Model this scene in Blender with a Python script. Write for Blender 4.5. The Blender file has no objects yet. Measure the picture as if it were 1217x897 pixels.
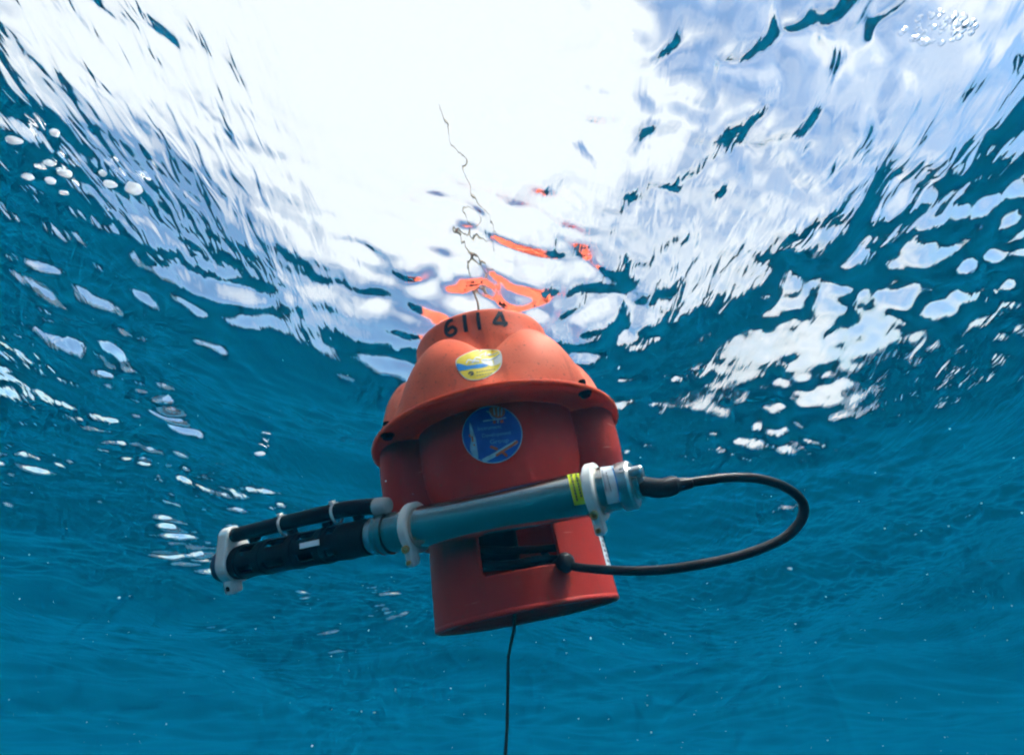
import bpy, bmesh, math, random
import numpy as np
from mathutils import Vector, Matrix
from mathutils.bvhtree import BVHTree

random.seed(7)
rng = np.random.default_rng(11)
scene = bpy.context.scene
COL = scene.collection

# ------------------------------------------------------------------ camera
# The lens: 600 px focal length on a 1217 px wide frame, pitched 40 degrees up, 0.585 m under the mean water level.
F, CX, CY = 600.0, 608.5, 448.5
CAM_Z, PITCH = -0.585, math.radians(40.0)
cd = bpy.data.cameras.new('camera')
cd.sensor_width = 36.0
cd.lens = 36.0 * F / 1217.0
cd.clip_start = 0.01
cd.clip_end = 500.0
cam = bpy.data.objects.new('camera', cd)
COL.objects.link(cam)
cam.location = (0, 0, CAM_Z)
cam.rotation_euler = (math.pi / 2 + PITCH, 0, 0)
scene.camera = cam

# ------------------------------------------------------------------ sky and sun (a bright sky under thin cloud)
SUN_EL, SUN_AZ = math.radians(57.0), math.radians(118.0)      # azimuth from +Y (away from the camera) towards +X
world = bpy.data.worlds.new('World')
scene.world = world
world.use_nodes = True
nt = world.node_tree
for n in list(nt.nodes):
    nt.nodes.remove(n)
w_out = nt.nodes.new('ShaderNodeOutputWorld')
w_bg = nt.nodes.new('ShaderNodeBackground')
sky = nt.nodes.new('ShaderNodeTexSky')
sky.sky_type = 'NISHITA'
sky.sun_disc = False
sky.sun_elevation = SUN_EL
sky.sun_rotation = SUN_AZ
sky.air_density = 1.0
sky.dust_density = 0.8
sky.ozone_density = 1.0
w_tc = nt.nodes.new('ShaderNodeTexCoord')
w_noise = nt.nodes.new('ShaderNodeTexNoise')
w_noise.noise_dimensions = '4D'
w_noise.inputs['W'].default_value = 7.03
w_noise.inputs['Scale'].default_value = 1.25
w_noise.inputs['Detail'].default_value = 5.0
w_noise.inputs['Roughness'].default_value = 0.55
w_ramp = nt.nodes.new('ShaderNodeMapRange')
w_ramp.inputs['From Min'].default_value = 0.42
w_ramp.inputs['From Max'].default_value = 0.54
w_ramp.inputs['To Min'].default_value = 0.0
w_ramp.inputs['To Max'].default_value = 0.95
w_mix = nt.nodes.new('ShaderNodeMix')
w_mix.data_type = 'RGBA'
w_mix.inputs['B'].default_value = (5.7, 5.95, 6.2, 1)     # sunlit cloud, in the sky texture's own units
nt.links.new(w_tc.outputs['Generated'], w_noise.inputs['Vector'])
nt.links.new(w_noise.outputs['Fac'], w_ramp.inputs['Value'])
nt.links.new(w_ramp.outputs['Result'], w_mix.inputs['Factor'])
w_tint = nt.nodes.new('ShaderNodeMix')                        # maritime air: the blue a little towards cyan
w_tint.data_type = 'RGBA'; w_tint.blend_type = 'MULTIPLY'
w_tint.inputs['Factor'].default_value = 1.0
w_tint.inputs['B'].default_value = (0.84, 1.0, 1.06, 1)
nt.links.new(sky.outputs['Color'], w_tint.inputs['A'])
nt.links.new(w_tint.outputs['Result'], w_mix.inputs['A'])
nt.links.new(w_mix.outputs['Result'], w_bg.inputs['Color'])
w_bg.inputs['Strength'].default_value = 0.07
nt.links.new(w_bg.outputs['Background'], w_out.inputs['Surface'])

sd = bpy.data.lights.new('sun', 'SUN')
sd.energy = 5.0
sd.angle = math.radians(10.0)                                # veiled by thin cloud
sd.color = (1.0, 0.96, 0.90)
sun = bpy.data.objects.new('sun', sd)
COL.objects.link(sun)
sun_dir = Vector((math.sin(SUN_AZ) * math.cos(SUN_EL), math.cos(SUN_AZ) * math.cos(SUN_EL), math.sin(SUN_EL)))
sun.rotation_euler = sun_dir.to_track_quat('Z', 'Y').to_euler()

scene.view_settings.view_transform = 'Standard'
scene.view_settings.look = 'None'
scene.view_settings.exposure = 1.45
scene.view_settings.gamma = 1.0
scene.view_settings.use_curve_mapping = False
scene.render.engine = 'CYCLES'
cy = scene.cycles
cy.max_bounces = 8
cy.diffuse_bounces = 2
cy.glossy_bounces = 4
cy.transmission_bounces = 6
cy.volume_bounces = 2
cy.transparent_max_bounces = 8
cy.caustics_reflective = True
cy.caustics_refractive = True
cy.sample_clamp_indirect = 0.0
cy.use_adaptive_sampling = True
cy.adaptive_threshold = 0.07
cy.adaptive_min_samples = 16
world.cycles.sampling_method = 'NONE'
cy.pixel_filter_type = 'BLACKMAN_HARRIS'
cy.filter_width = 2.2
cy.use_denoising = True
try:
    cy.denoiser = 'OPENIMAGEDENOISE'
except Exception:
    pass

# ------------------------------------------------------------------ helpers
def pix(px, py, depth):
    """A point in the place at this depth in front of the lens."""
    x, y = (px - CX) / F * depth, -(py - CY) / F * depth
    c, s = math.cos(PITCH), math.sin(PITCH)
    return Vector((x, depth * c - y * s, depth * s + y * c + CAM_Z))

def pdir(px, py):
    return (pix(px, py, 1.0) - Vector((0, 0, CAM_Z))).normalized()

def tag(o, label=None, cat=None, group=None, kind=None):
    if label: o['label'] = label
    if cat: o['category'] = cat
    if group: o['group'] = group
    if kind: o['kind'] = kind
    return o

def empty(name, mat):
    o = bpy.data.objects.new(name, None)
    o.empty_display_size = 0.05
    COL.objects.link(o)
    o.matrix_world = mat
    return o

def mk(name, verts, faces, mat, parent=None, smooth=True, auto=None):
    me = bpy.data.meshes.new(name)
    me.from_pydata([tuple(v) for v in verts], [], faces)
    bm = bmesh.new(); bm.from_mesh(me)
    bmesh.ops.recalc_face_normals(bm, faces=bm.faces)
    if auto is not None:
        for e in bm.edges:
            if len(e.link_faces) == 2 and e.calc_face_angle(0) > auto:
                e.smooth = False
    bm.to_mesh(me); bm.free()
    me.polygons.foreach_set('use_smooth', [smooth] * len(me.polygons))
    me.materials.append(mat)
    o = bpy.data.objects.new(name, me)
    COL.objects.link(o)
    if parent is not None:
        o.parent = parent
    return o

def lathe(profile, seg=96, rfun=None, axis='z', closed=False):
    """profile: list of (r, z). Returns verts, faces; axis 'x' turns about X."""
    V, Fc = [], []
    n = len(profile)
    for (r, z) in profile:
        for k in range(seg):
            a = 2 * math.pi * k / seg
            rr = rfun(a, z, r) if rfun else r
            if axis == 'z': V.append((rr * math.cos(a), rr * math.sin(a), z))
            else: V.append((z, rr * math.cos(a), rr * math.sin(a)))
    rows = range(n if closed else n - 1)
    for i in rows:
        i2 = (i + 1) % n
        for k in range(seg):
            k2 = (k + 1) % seg
            Fc.append((i * seg + k, i * seg + k2, i2 * seg + k2, i2 * seg + k))
    return V, Fc

def tube(pts, rad, seg=12, caps=True, sub=6):
    """Round tube along a smooth curve through pts (Catmull-Rom); rad a number or one per point."""
    P = [Vector(p) for p in pts]
    R = [rad] * len(P) if not hasattr(rad, '__len__') else list(rad)
    Q, RR = [], []
    for i in range(len(P) - 1):
        p0, p1, p2, p3 = P[max(i - 1, 0)], P[i], P[i + 1], P[min(i + 2, len(P) - 1)]
        for j in range(sub):
            t = j / sub
            Q.append(0.5 * ((2 * p1) + (p2 - p0) * t + (2 * p0 - 5 * p1 + 4 * p2 - p3) * t * t + (3 * p1 - p0 - 3 * p2 + p3) * t ** 3))
            RR.append(R[i] * (1 - t) + R[i + 1] * t)
    Q.append(P[-1]); RR.append(R[-1])
    V, Fc = [], []
    up = Vector((0.13, 0.2, 0.97))
    prev = None
    for i, q in enumerate(Q):
        d = (Q[min(i + 1, len(Q) - 1)] - Q[max(i - 1, 0)]).normalized()
        if prev is None:
            a = d.cross(up)
            if a.length < 1e-3: a = d.cross(Vector((1, 0, 0)))
            a.normalize()
        else:
            a = (prev - d * prev.dot(d)).normalized()
        prev = a
        b = d.cross(a)
        for k in range(seg):
            t = 2 * math.pi * k / seg
            V.append(q + (a * math.cos(t) + b * math.sin(t)) * RR[i])
    m = len(Q)
    for i in range(m - 1):
        for k in range(seg):
            k2 = (k + 1) % seg
            Fc.append((i * seg + k, i * seg + k2, (i + 1) * seg + k2, (i + 1) * seg + k))
    if caps:
        Fc.append(tuple(range(seg)))
        Fc.append(tuple((m - 1) * seg + k for k in range(seg)))
    return V, Fc

def merge(*parts):
    V, Fc = [], []
    for v, f in parts:
        o = len(V)
        V += list(v); Fc += [tuple(i + o for i in q) for q in f]
    return V, Fc

def boxm(c, ax, ay, az):
    c, ax, ay, az = Vector(c), Vector(ax), Vector(ay), Vector(az)
    V = [c + ax * i + ay * j + az * k for i in (-1, 1) for j in (-1, 1) for k in (-1, 1)]
    return V, [(0, 1, 3, 2), (4, 6, 7, 5), (0, 4, 5, 1), (2, 3, 7, 6), (0, 2, 6, 4), (1, 5, 7, 3)]

def bevel(o, w, seg=2):
    m = o.modifiers.new('edge', 'BEVEL')
    m.width = w; m.segments = seg; m.limit_method = 'ANGLE'; m.angle_limit = math.radians(35)
    return o

def local(parent, verts):
    inv = parent.matrix_world.inverted()
    return [inv @ Vector(v) for v in verts]

# ------------------------------------------------------------------ materials
def newmat(name):
    m = bpy.data.materials.new(name)
    m.use_nodes = True
    t = m.node_tree
    b = t.nodes['Principled BSDF']
    return m, t, b

def plain(name, col, rough=0.5, metal=0.0, bump=0.0, scale=60.0, vary=0.12, spec=0.2, wear=None):
    m, t, b = newmat(name)
    tc = t.nodes.new('ShaderNodeTexCoord')
    n = t.nodes.new('ShaderNodeTexNoise'); n.inputs['Scale'].default_value = scale; n.inputs['Detail'].default_value = 5
    t.links.new(tc.outputs['Object'], n.inputs['Vector'])
    mr = t.nodes.new('ShaderNodeMapRange')
    mr.inputs['From Min'].default_value = 0.3; mr.inputs['From Max'].default_value = 0.7
    mr.inputs['To Min'].default_value = 1 - vary; mr.inputs['To Max'].default_value = 1 + vary
    t.links.new(n.outputs['Fac'], mr.inputs['Value'])
    mx = t.nodes.new('ShaderNodeMix'); mx.data_type = 'RGBA'; mx.blend_type = 'MULTIPLY'
    mx.inputs['Factor'].default_value = 1.0
    mx.inputs['A'].default_value = (*col, 1)
    t.links.new(mr.outputs['Result'], mx.inputs['B'])
    t.links.new(mx.outputs['Result'], b.inputs['Base Color'])
    r2 = t.nodes.new('ShaderNodeMapRange')
    dr = 0.04 if metal else 0.12
    r2.inputs['To Min'].default_value = max(0.02, rough - dr); r2.inputs['To Max'].default_value = min(1, rough + dr)
    t.links.new(n.outputs['Fac'], r2.inputs['Value'])
    t.links.new(r2.outputs['Result'], b.inputs['Roughness'])
    b.inputs['Metallic'].default_value = metal
    b.inputs['Specular IOR Level'].default_value = spec
    if bump > 0:
        bp = t.nodes.new('ShaderNodeBump'); bp.inputs['Strength'].default_value = bump; bp.inputs['Distance'].default_value = 0.0006
        n3 = t.nodes.new('ShaderNodeTexNoise'); n3.inputs['Scale'].default_value = scale * 9; n3.inputs['Detail'].default_value = 4
        t.links.new(tc.outputs['Object'], n3.inputs['Vector'])
        t.links.new(n3.outputs['Fac'], bp.inputs['Height'])
        t.links.new(bp.outputs['Normal'], b.inputs['Normal'])
    return m

def shell_material(name, thin, col, bleach):
    """Rotomoulded orange plastic: matt, slightly translucent, faint scuffs and algae film."""
    m = plain(name, col, rough=0.55, bump=0.25, scale=45, vary=0.07, spec=0.1)
    t = m.node_tree
    b = t.nodes['Principled BSDF']
    out = t.nodes['Material Output']
    tc = t.nodes.new('ShaderNodeTexCoord')
    base = b.inputs['Base Color'].links[0].from_socket
    def layer(prev, scale, vec, lo, hi, col, amt, detail=6, dist=0.0):
        n = t.nodes.new('ShaderNodeTexNoise'); n.inputs['Scale'].default_value = scale; n.inputs['Detail'].default_value = detail; n.inputs['Distortion'].default_value = dist
        t.links.new(vec, n.inputs['Vector'])
        r = t.nodes.new('ShaderNodeMapRange'); r.inputs['From Min'].default_value = lo; r.inputs['From Max'].default_value = hi; r.inputs['To Max'].default_value = amt
        t.links.new(n.outputs['Fac'], r.inputs['Value'])
        x = t.nodes.new('ShaderNodeMix'); x.data_type = 'RGBA'
        t.links.new(r.outputs['Result'], x.inputs['Factor']); t.links.new(prev, x.inputs['A']); x.inputs['B'].default_value = (*col, 1)
        return x.outputs['Result']
    mp = t.nodes.new('ShaderNodeMapping'); mp.inputs['Scale'].default_value = (1.0, 1.0, 0.16)
    t.links.new(tc.outputs['Object'], mp.inputs['Vector'])
    c1 = layer(base, 9.0, tc.outputs['Object'], 0.50, 0.75, bleach, 0.75)            # sun-bleached areas
    c2 = layer(c1, 34.0, mp.outputs['Vector'], 0.56, 0.72, (0.30, 0.05, 0.03), 0.50, 7, 0.6)       # runs of slime film
    c3 = layer(c2, 260.0, tc.outputs['Object'], 0.63, 0.70, (0.26, 0.07, 0.04), 0.6, 2)          # pits and specks
    mp2 = t.nodes.new('ShaderNodeMapping'); mp2.inputs['Scale'].default_value = (1.0, 1.0, 14.0); mp2.inputs['Rotation'].default_value = (0.5, 0.3, 0.2)
    t.links.new(tc.outputs['Object'], mp2.inputs['Vector'])
    c4 = layer(c3, 18.0, mp2.outputs['Vector'], 0.70, 0.76, (0.88, 0.36, 0.24), 0.55, 3)          # scuffs
    t.links.new(c4, b.inputs['Base Color'])
    tr = t.nodes.new('ShaderNodeBsdfTranslucent'); tr.inputs['Color'].default_value = (0.95, 0.10, 0.03, 1)
    mx = t.nodes.new('ShaderNodeMixShader'); mx.inputs['Fac'].default_value = thin
    t.links.new(b.outputs['BSDF'], mx.inputs[1]); t.links.new(tr.outputs['BSDF'], mx.inputs[2])
    t.links.new(mx.outputs['Shader'], out.inputs['Surface'])
    return m

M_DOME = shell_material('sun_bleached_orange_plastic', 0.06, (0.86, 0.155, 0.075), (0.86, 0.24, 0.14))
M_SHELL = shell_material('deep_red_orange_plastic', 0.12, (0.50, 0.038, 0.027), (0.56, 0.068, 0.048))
M_LIP = shell_material('thin_orange_moulding', 0.22, (0.80, 0.095, 0.035), (0.82, 0.14, 0.06))
M_TITAN = plain('brushed_titanium', (0.50, 0.48, 0.43), rough=0.2, metal=1.0, bump=0.0, scale=25, vary=0.05)
M_STEEL = plain('machined_metal', (0.66, 0.65, 0.62), rough=0.30, metal=1.0, scale=80, vary=0.1)
M_BLACK = plain('black_plastic', (0.007, 0.008, 0.010), rough=0.40, bump=0.1, scale=50, vary=0.3, spec=0.04)
M_RUBBER = plain('black_rubber_cable', (0.014, 0.016, 0.02), rough=0.48, bump=0.2, scale=70, vary=0.3)
M_ACETAL = plain('white_acetal', (0.78, 0.79, 0.76), rough=0.45, bump=0.1, scale=60, vary=0.06)
M_GREYPL = plain('grey_plastic', (0.45, 0.47, 0.46), rough=0.5, scale=60, vary=0.1)
M_BRASS = plain('brass_screw', (0.66, 0.44, 0.18), rough=0.4, metal=0.5, scale=120, vary=0.2)
M_WHIP = plain('weathered_whip_antenna', (0.20, 0.18, 0.14), rough=0.5, scale=60, vary=0.3)
M_NAVY = plain('dark_blue_plastic', (0.015, 0.03, 0.075), rough=0.45, scale=60, vary=0.2)
M_INK = plain('black_marker_ink', (0.016, 0.022, 0.04), rough=0.5, scale=300, vary=0.35)
M_YELLOW = plain('yellow_label', (0.83, 0.66, 0.07), rough=0.45, scale=150, vary=0.08)
M_LIME = plain('fluorescent_yellow_label', (0.66, 0.72, 0.03), rough=0.4, scale=150, vary=0.06)
M_PAPER = plain('white_label', (0.76, 0.79, 0.82), rough=0.4, scale=150, vary=0.05)
M_STICKW = plain('white_sticker_border', (0.80, 0.82, 0.82), rough=0.4, scale=150, vary=0.05)
M_STICKB = plain('blue_sticker', (0.012, 0.10, 0.42), rough=0.35, scale=70, vary=0.18)
M_PALEB = plain('pale_blue_print', (0.22, 0.48, 0.62), rough=0.4, scale=120, vary=0.2)
M_SKYB = plain('blue_print', (0.03, 0.25, 0.62), rough=0.4, scale=120, vary=0.15)
M_RUST = plain('orange_brown_print', (0.42, 0.13, 0.06), rough=0.4, scale=120, vary=0.15)
M_LINK = plain('printed_lettering', (0.05, 0.06, 0.10), rough=0.5, scale=200, vary=0.2)
M_PALEINK = plain('pale_lettering', (0.10, 0.36, 0.60), rough=0.5, scale=200, vary=0.2)
M_ROPE = plain('dark_green_cord', (0.02, 0.035, 0.03), rough=0.7, bump=0.5, scale=200, vary=0.3)
M_FOAM = plain('foam_bubble', (0.86, 0.90, 0.92), rough=0.2, scale=300, vary=0.06)
def lucent(m, fac, col):
    t = m.node_tree; b = t.nodes['Principled BSDF']; out = t.nodes['Material Output']
    tr = t.nodes.new('ShaderNodeBsdfTranslucent'); tr.inputs['Color'].default_value = (*col, 1)
    mx = t.nodes.new('ShaderNodeMixShader'); mx.inputs['Fac'].default_value = fac
    t.links.new(b.outputs['BSDF'], mx.inputs[1]); t.links.new(tr.outputs['BSDF'], mx.inputs[2])
    t.links.new(mx.outputs['Shader'], out.inputs['Surface'])
lucent(M_FOAM, 0.8, (0.97, 0.98, 1.0))
M_SPECK = plain('suspended_speck', (0.80, 0.84, 0.84), rough=0.6, scale=30, vary=0.2)

# ------------------------------------------------------------------ water: one closed body, waves on top
def water_material():
    m = bpy.data.materials.new('sea_water')
    m.use_nodes = True
    t = m.node_tree
    for n in list(t.nodes): t.nodes.remove(n)
    out = t.nodes.new('ShaderNodeOutputMaterial')
    g = t.nodes.new('ShaderNodeBsdfGlass')
    g.inputs['IOR'].default_value = 1.333
    g.inputs['Roughness'].default_value = 0.055
    g.inputs['Color'].default_value = (1, 1, 1, 1)
    tc = t.nodes.new('ShaderNodeTexCoord')
    mp = t.nodes.new('ShaderNodeMapping')
    mp.inputs['Rotation'].default_value = (0, 0, math.radians(32))
    mp.inputs['Scale'].default_value = (1.0, 0.30, 1.0)
    n1 = t.nodes.new('ShaderNodeTexNoise')
    n1.inputs['Scale'].default_value = 52.0; n1.inputs['Detail'].default_value = 2.0; n1.inputs['Distortion'].default_value = 0.4
    # capillary ripples come in patches
    n2 = t.nodes.new('ShaderNodeTexNoise')
    n2.inputs['Scale'].default_value = 2.2; n2.inputs['Detail'].default_value = 2.0
    pr = t.nodes.new('ShaderNodeMapRange')
    pr.inputs['From Min'].default_value = 0.42; pr.inputs['From Max'].default_value = 0.68
    pr.inputs['To Min'].default_value = 0.15; pr.inputs['To Max'].default_value = 1.0
    mul = t.nodes.new('ShaderNodeMath'); mul.operation = 'MULTIPLY'
    bp = t.nodes.new('ShaderNodeBump')
    bp.inputs['Strength'].default_value = 1.0; bp.inputs['Distance'].default_value = 0.0052
    t.links.new(tc.outputs['Object'], mp.inputs['Vector'])
    t.links.new(mp.outputs['Vector'], n1.inputs['Vector'])
    t.links.new(tc.outputs['Object'], n2.inputs['Vector'])
    t.links.new(n2.outputs['Fac'], pr.inputs['Value'])
    t.links.new(n1.outputs['Fac'], mul.inputs[0]); t.links.new(pr.outputs['Result'], mul.inputs[1])
    t.links.new(mul.outputs['Value'], bp.inputs['Height'])
    t.links.new(bp.outputs['Normal'], g.inputs['Normal'])
    t.links.new(g.outputs['BSDF'], out.inputs['Surface'])
    sc_ = t.nodes.new('ShaderNodeVolumeScatter')
    ab = t.nodes.new('ShaderNodeVolumeAbsorption')
    # scattering and absorption per metre
    S, A = (0.0002, 0.0212, 0.0385), (0.15, 0.090, 0.072)
    sm = max(S); sc_.inputs['Color'].default_value = (S[0] / sm, S[1] / sm, S[2] / sm, 1); sc_.inputs['Density'].default_value = sm
    am = max(A) * 1.0001; ab.inputs['Color'].default_value = (1 - A[0] / am, 1 - A[1] / am, 1 - A[2] / am, 1); ab.inputs['Density'].default_value = am
    ad = t.nodes.new('ShaderNodeAddShader')
    t.links.new(sc_.outputs['Volume'], ad.inputs[0]); t.links.new(ab.outputs['Volume'], ad.inputs[1])
    t.links.new(ad.outputs['Shader'], out.inputs['Volume'])
    m.volume_intersection_method = 'FAST' if hasattr(m, 'volume_intersection_method') else None
    return m

def wave_set():
    """(wavelength, amplitude, direction, phase): a wind sea running mostly towards -X/+Y."""
    W = []
    def band(r, n, l0, l1, slope, mean, spread):
        for l in np.exp(r.uniform(math.log(l0), math.log(l1), n)):
            th = math.radians(mean + r.normal(0, spread))
            W.append((l, slope / math.sqrt(n) * l / (2 * math.pi) * 1.414, th, r.uniform(0, 2 * math.pi)))
    r = np.random.default_rng(1085)
    band(r, 6, 2.2, 4.5, 0.085, 150, 35)
    band(r, 12, 0.8, 2.2, 0.100, 140, 50)
    band(r, 26, 0.28, 0.8, 0.085, 135, 45)
    r = np.random.default_rng(17)
    band(r, 44, 0.09, 0.28, 0.120, 130, 45)
    band(r, 60, 0.018, 0.09, 0.185, 130, 45)
    return W
WAVES = wave_set()

def wave_height(x, y):
    return sum(a * math.cos(2 * math.pi / l * (x * math.cos(th) + y * math.sin(th)) + ph) for (l, a, th, ph) in WAVES)

# the water level, so that the surface just washes over the top of the buoy's cap
LEVEL = 0.561 + CAM_Z - sum(wave_height(-0.05 + 0.05 * i, 0.47 + 0.04 * j) for i in (-1, 0, 1) for j in (-1, 0, 1)) / 9

WAVELETS = [(40, 310, .05, .32, .10), (150, 380, .055, .40, .12), (190, 412, .055, .36, .10), (120, 452, .06, .40, .12), (300, 340, .05, .32, .10)]
rg = random.Random(9)
for (px_, py_, sl_) in ((165, 478, .7), (195, 495, .7), (220, 514, .65), (170, 570, .7), (196, 642, .95), (222, 660, .95), (245, 676, .9), (205, 668, .9), (268, 734, 1.05), (294, 752, 1.05), (322, 770, 1.05), (345, 792, 1.0), (190, 764, 1.0), (284, 842, 1.2), (308, 858, 1.2), (330, 874, 1.2), (380, 757, .95), (440, 715, .9), (448, 740, .9)):
    for q_ in (-1, 0, 1):
        WAVELETS.append((px_ + q_ * 9 + rg.uniform(-3, 3), py_ + q_ * 6 + rg.uniform(-2, 2), rg.uniform(.035, .060), sl_ * rg.uniform(.85, 1.1), rg.uniform(.035, .065) * (1 + max(0, py_ - 600) / 250)))

def build_water():
    # fine mesh where the lens looks, coarser with distance
    N, fine = 1200, 0.0055
    core = 440
    g = fine * 1.0125 ** np.arange(1, (N - core) // 2 + 1)
    step = np.concatenate([g[::-1], np.full(core - 1, fine), g])
    s = np.concatenate([[0], np.cumsum(step)]); s = (s - s[N // 2]).astype(np.float32)
    ds = np.gradient(s).astype(np.float32)
    X, Y = np.meshgrid(s, s + 1.0, indexing='xy')
    D = np.maximum(ds[None, :], ds[:, None])
    Z = np.zeros_like(X); DX = np.zeros_like(X); DY = np.zeros_like(X)
    near = np.exp(-((X / 40) ** 2 + (Y / 40) ** 2))
    # slow gusts: ripples are rougher in some patches than in others
    g1 = np.sin(2.3 * X + 0.8 * Y + 0.6) * np.sin(-0.9 * X + 2.1 * Y + 2.1)
    g2 = np.sin(6.1 * X - 3.7 * Y + 1.6) * np.sin(2.9 * X + 5.3 * Y + 0.4)
    g3 = np.sin(13.1 * X + 4.7 * Y + 2.6) * np.sin(-6.9 * X + 12.3 * Y + 1.4)
    gust = np.clip(0.72 + 0.55 * g1 + 0.45 * g2 + 0.35 * g3, 0.12, 2.2)
    gust = gust / (1 + (np.maximum(np.hypot(X, Y) - 1.2, 0) / 2.8) ** 2)
    gust = gust + 1.1 * np.exp(-((X + 0.0) ** 2 + (Y - 0.5) ** 2) / 0.17 ** 2)      # choppier where the cap breaks the surface
    for (l, a, th, ph) in WAVES:
        k = 2 * math.pi / l
        fade = np.clip((l / D - 2.5) / 2.0, 0, 1)
        if l < 0.28: fade = fade * gust
        arg = k * (X * math.cos(th) + Y * math.sin(th)) + ph
        c, sn = np.cos(arg) * fade, np.sin(arg) * fade
        Z += a * c
        DX -= a * math.cos(th) * sn * 0.8
        DY -= a * math.sin(th) * sn * 0.8
    # ring ripples thrown off by the bobbing cap
    RX, RY = X + 0.05, Y - 0.55
    rr = np.sqrt(RX ** 2 + RY ** 2) + 1e-4
    env = np.exp(-((rr - 0.10) / 0.16) ** 2) * np.clip(rr / 0.06, 0, 1)
    for (l, sl_, ph, m_, pm) in ((0.075, 0.07, 0.3, 3, 0.4), (0.046, 0.08, 1.9, 5, 2.0)):
        k = 2 * math.pi / l
        Z += sl_ / k * np.cos(k * rr + ph + 0.7 * np.sin(m_ * np.arctan2(RY, RX) + pm)) * env
    # short steep wavelets running past on the left
    rw = np.random.default_rng(4)
    for (px_, py_, l, sl_, lu) in WAVELETS:
        d_ = pdir(px_, py_); t_ = (LEVEL - CAM_Z) / d_.z
        c_ = Vector((d_.x * t_, d_.y * t_)); az_ = math.atan2(c_.x, c_.y) + 0.45; ax = Vector((math.cos(az_), -math.sin(az_)))
        U = (X - c_.x) * ax.x + (Y - c_.y) * ax.y; W_ = -(X - c_.x) * ax.y + (Y - c_.y) * ax.x
        bend = W_ + 0.35 * U * U / lu * rw.uniform(-1, 1)
        k = 2 * math.pi / l
        Z += sl_ / k * np.cos(k * bend + rw.uniform(0, 6.28)) * np.exp(-(U / lu) ** 2 - (bend / (0.75 * l)) ** 2)
    Z *= near; DX *= near; DY *= near
    V = np.stack([X + DX, Y + DY, Z + LEVEL], -1).reshape(-1, 3)
    idx = np.arange(N * N).reshape(N, N)
    quads = np.stack([idx[:-1, :-1], idx[:-1, 1:], idx[1:, 1:], idx[1:, :-1]], -1).reshape(-1, 4)
    # the sides and the underside, far out of sight in the blue
    border = np.concatenate([idx[0, :-1], idx[:-1, -1], idx[-1, :0:-1], idx[:0:-1, 0]])
    low = V[border].copy(); low[:, 2] = -32.0
    n0 = len(V); nb = len(border)
    V = np.concatenate([V, low])
    b2 = np.roll(np.arange(nb), -1)
    skirt = np.stack([border[np.arange(nb)], n0 + np.arange(nb), n0 + b2, border[b2]], -1)
    allq = np.concatenate([quads, skirt])
    me = bpy.data.meshes.new('water')
    nq = len(allq)
    me.vertices.add(len(V)); me.vertices.foreach_set('co', V.astype(np.float32).ravel())
    loops = np.concatenate([allq.ravel(), n0 + np.arange(nb)[::-1]])
    me.loops.add(len(loops)); me.loops.foreach_set('vertex_index', loops.astype(np.int32))
    starts = np.concatenate([np.arange(nq) * 4, [nq * 4]])
    me.polygons.add(nq + 1)
    me.polygons.foreach_set('loop_start', starts.astype(np.int32))
    me.polygons.foreach_set('use_smooth', np.ones(nq + 1, dtype=bool))
    me.update(calc_edges=True); me.validate()
    me.materials.append(water_material())
    o = bpy.data.objects.new('water', me)
    COL.objects.link(o)
    tag(o, 'wind rippled sea surface seen from below with blue water', kind='structure')
    return o
water = build_water()

def seabed():
    n = 60
    V = [((i / n - .5) * 110, (j / n - .5) * 110 + 1.1, -27 + 0.6 * math.sin(i * .5) * math.cos(j * .37)) for j in range(n + 1) for i in range(n + 1)]
    Fc = [(j * (n + 1) + i, j * (n + 1) + i + 1, (j + 1) * (n + 1) + i + 1, (j + 1) * (n + 1) + i) for j in range(n) for i in range(n)]
    o = mk('seabed', V, Fc, plain('dark_sediment', (0.10, 0.11, 0.10), rough=0.9, scale=0.4, vary=0.3))
    tag(o, kind='structure')
seabed()

# ------------------------------------------------------------------ the drifting buoy
C0 = Vector((-0.01961669, 0.59769734, 0.38510938 + CAM_Z))
UX = Vector((0.98048325, -0.12637373, 0.15060635)); VY = Vector((0.09395822, 0.97409922, 0.20567584)); AZ = Vector((-0.17269755, -0.18751101, 0.96696183))
MB = Matrix.Translation(C0) @ Matrix((UX, VY, AZ)).transposed().to_4x4()
buoy = empty('drifter_buoy', MB)
tag(buoy, 'orange moulded plastic drifting buoy with flange, hand painted with the number 6114', 'buoy')
FRONT = math.radians(-90 + 3)           # the side that faces the lens, as an angle about the buoy's axis

def adiff(a, b):
    return (a - b + math.pi) % (2 * math.pi) - math.pi

def dome_r(a, z, r):
    if z > 0.142: return r
    rel = math.degrees(adiff(a, FRONT)) - 4
    d = abs(((rel + 360) % 60) - 30) / 30.0             # 0 on a lobe's crown, 1 in the crease
    d = d * d * (1.25 - 0.25 * d * d)
    H = 0.112 - 0.044 * d
    q = max(0.0, 1 - (max(z, 0) / H) ** 2.5)
    rc = 0.1000
    lob = 0.057 * q ** 0.46
    edge = 0.006 * math.exp(-((z - H) / 0.012) ** 2) if z > H else 0.006 * q ** 0.0 * math.exp(-((z - H) / 0.012) ** 2)
    return rc + lob + edge * 0.5 - 0.009 * d * math.sin(math.pi * min(1, max(0, z) / H))

prof = [(0.1, 0.004 + i * (0.142 - 0.004) / 56) for i in range(57)]
prof += [(0.1000, 0.1495), (0.0995, 0.1530), (0.0980, 0.1560), (0.0955, 0.1580), (0.090, 0.1592), (0.080, 0.1598), (0.05, 0.160), (0.012, 0.1602), (0.0005, 0.1602)]
v, f = lathe(prof, 240, dome_r)
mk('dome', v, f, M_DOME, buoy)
dome = buoy.children[-1] if buoy.children else None

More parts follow.
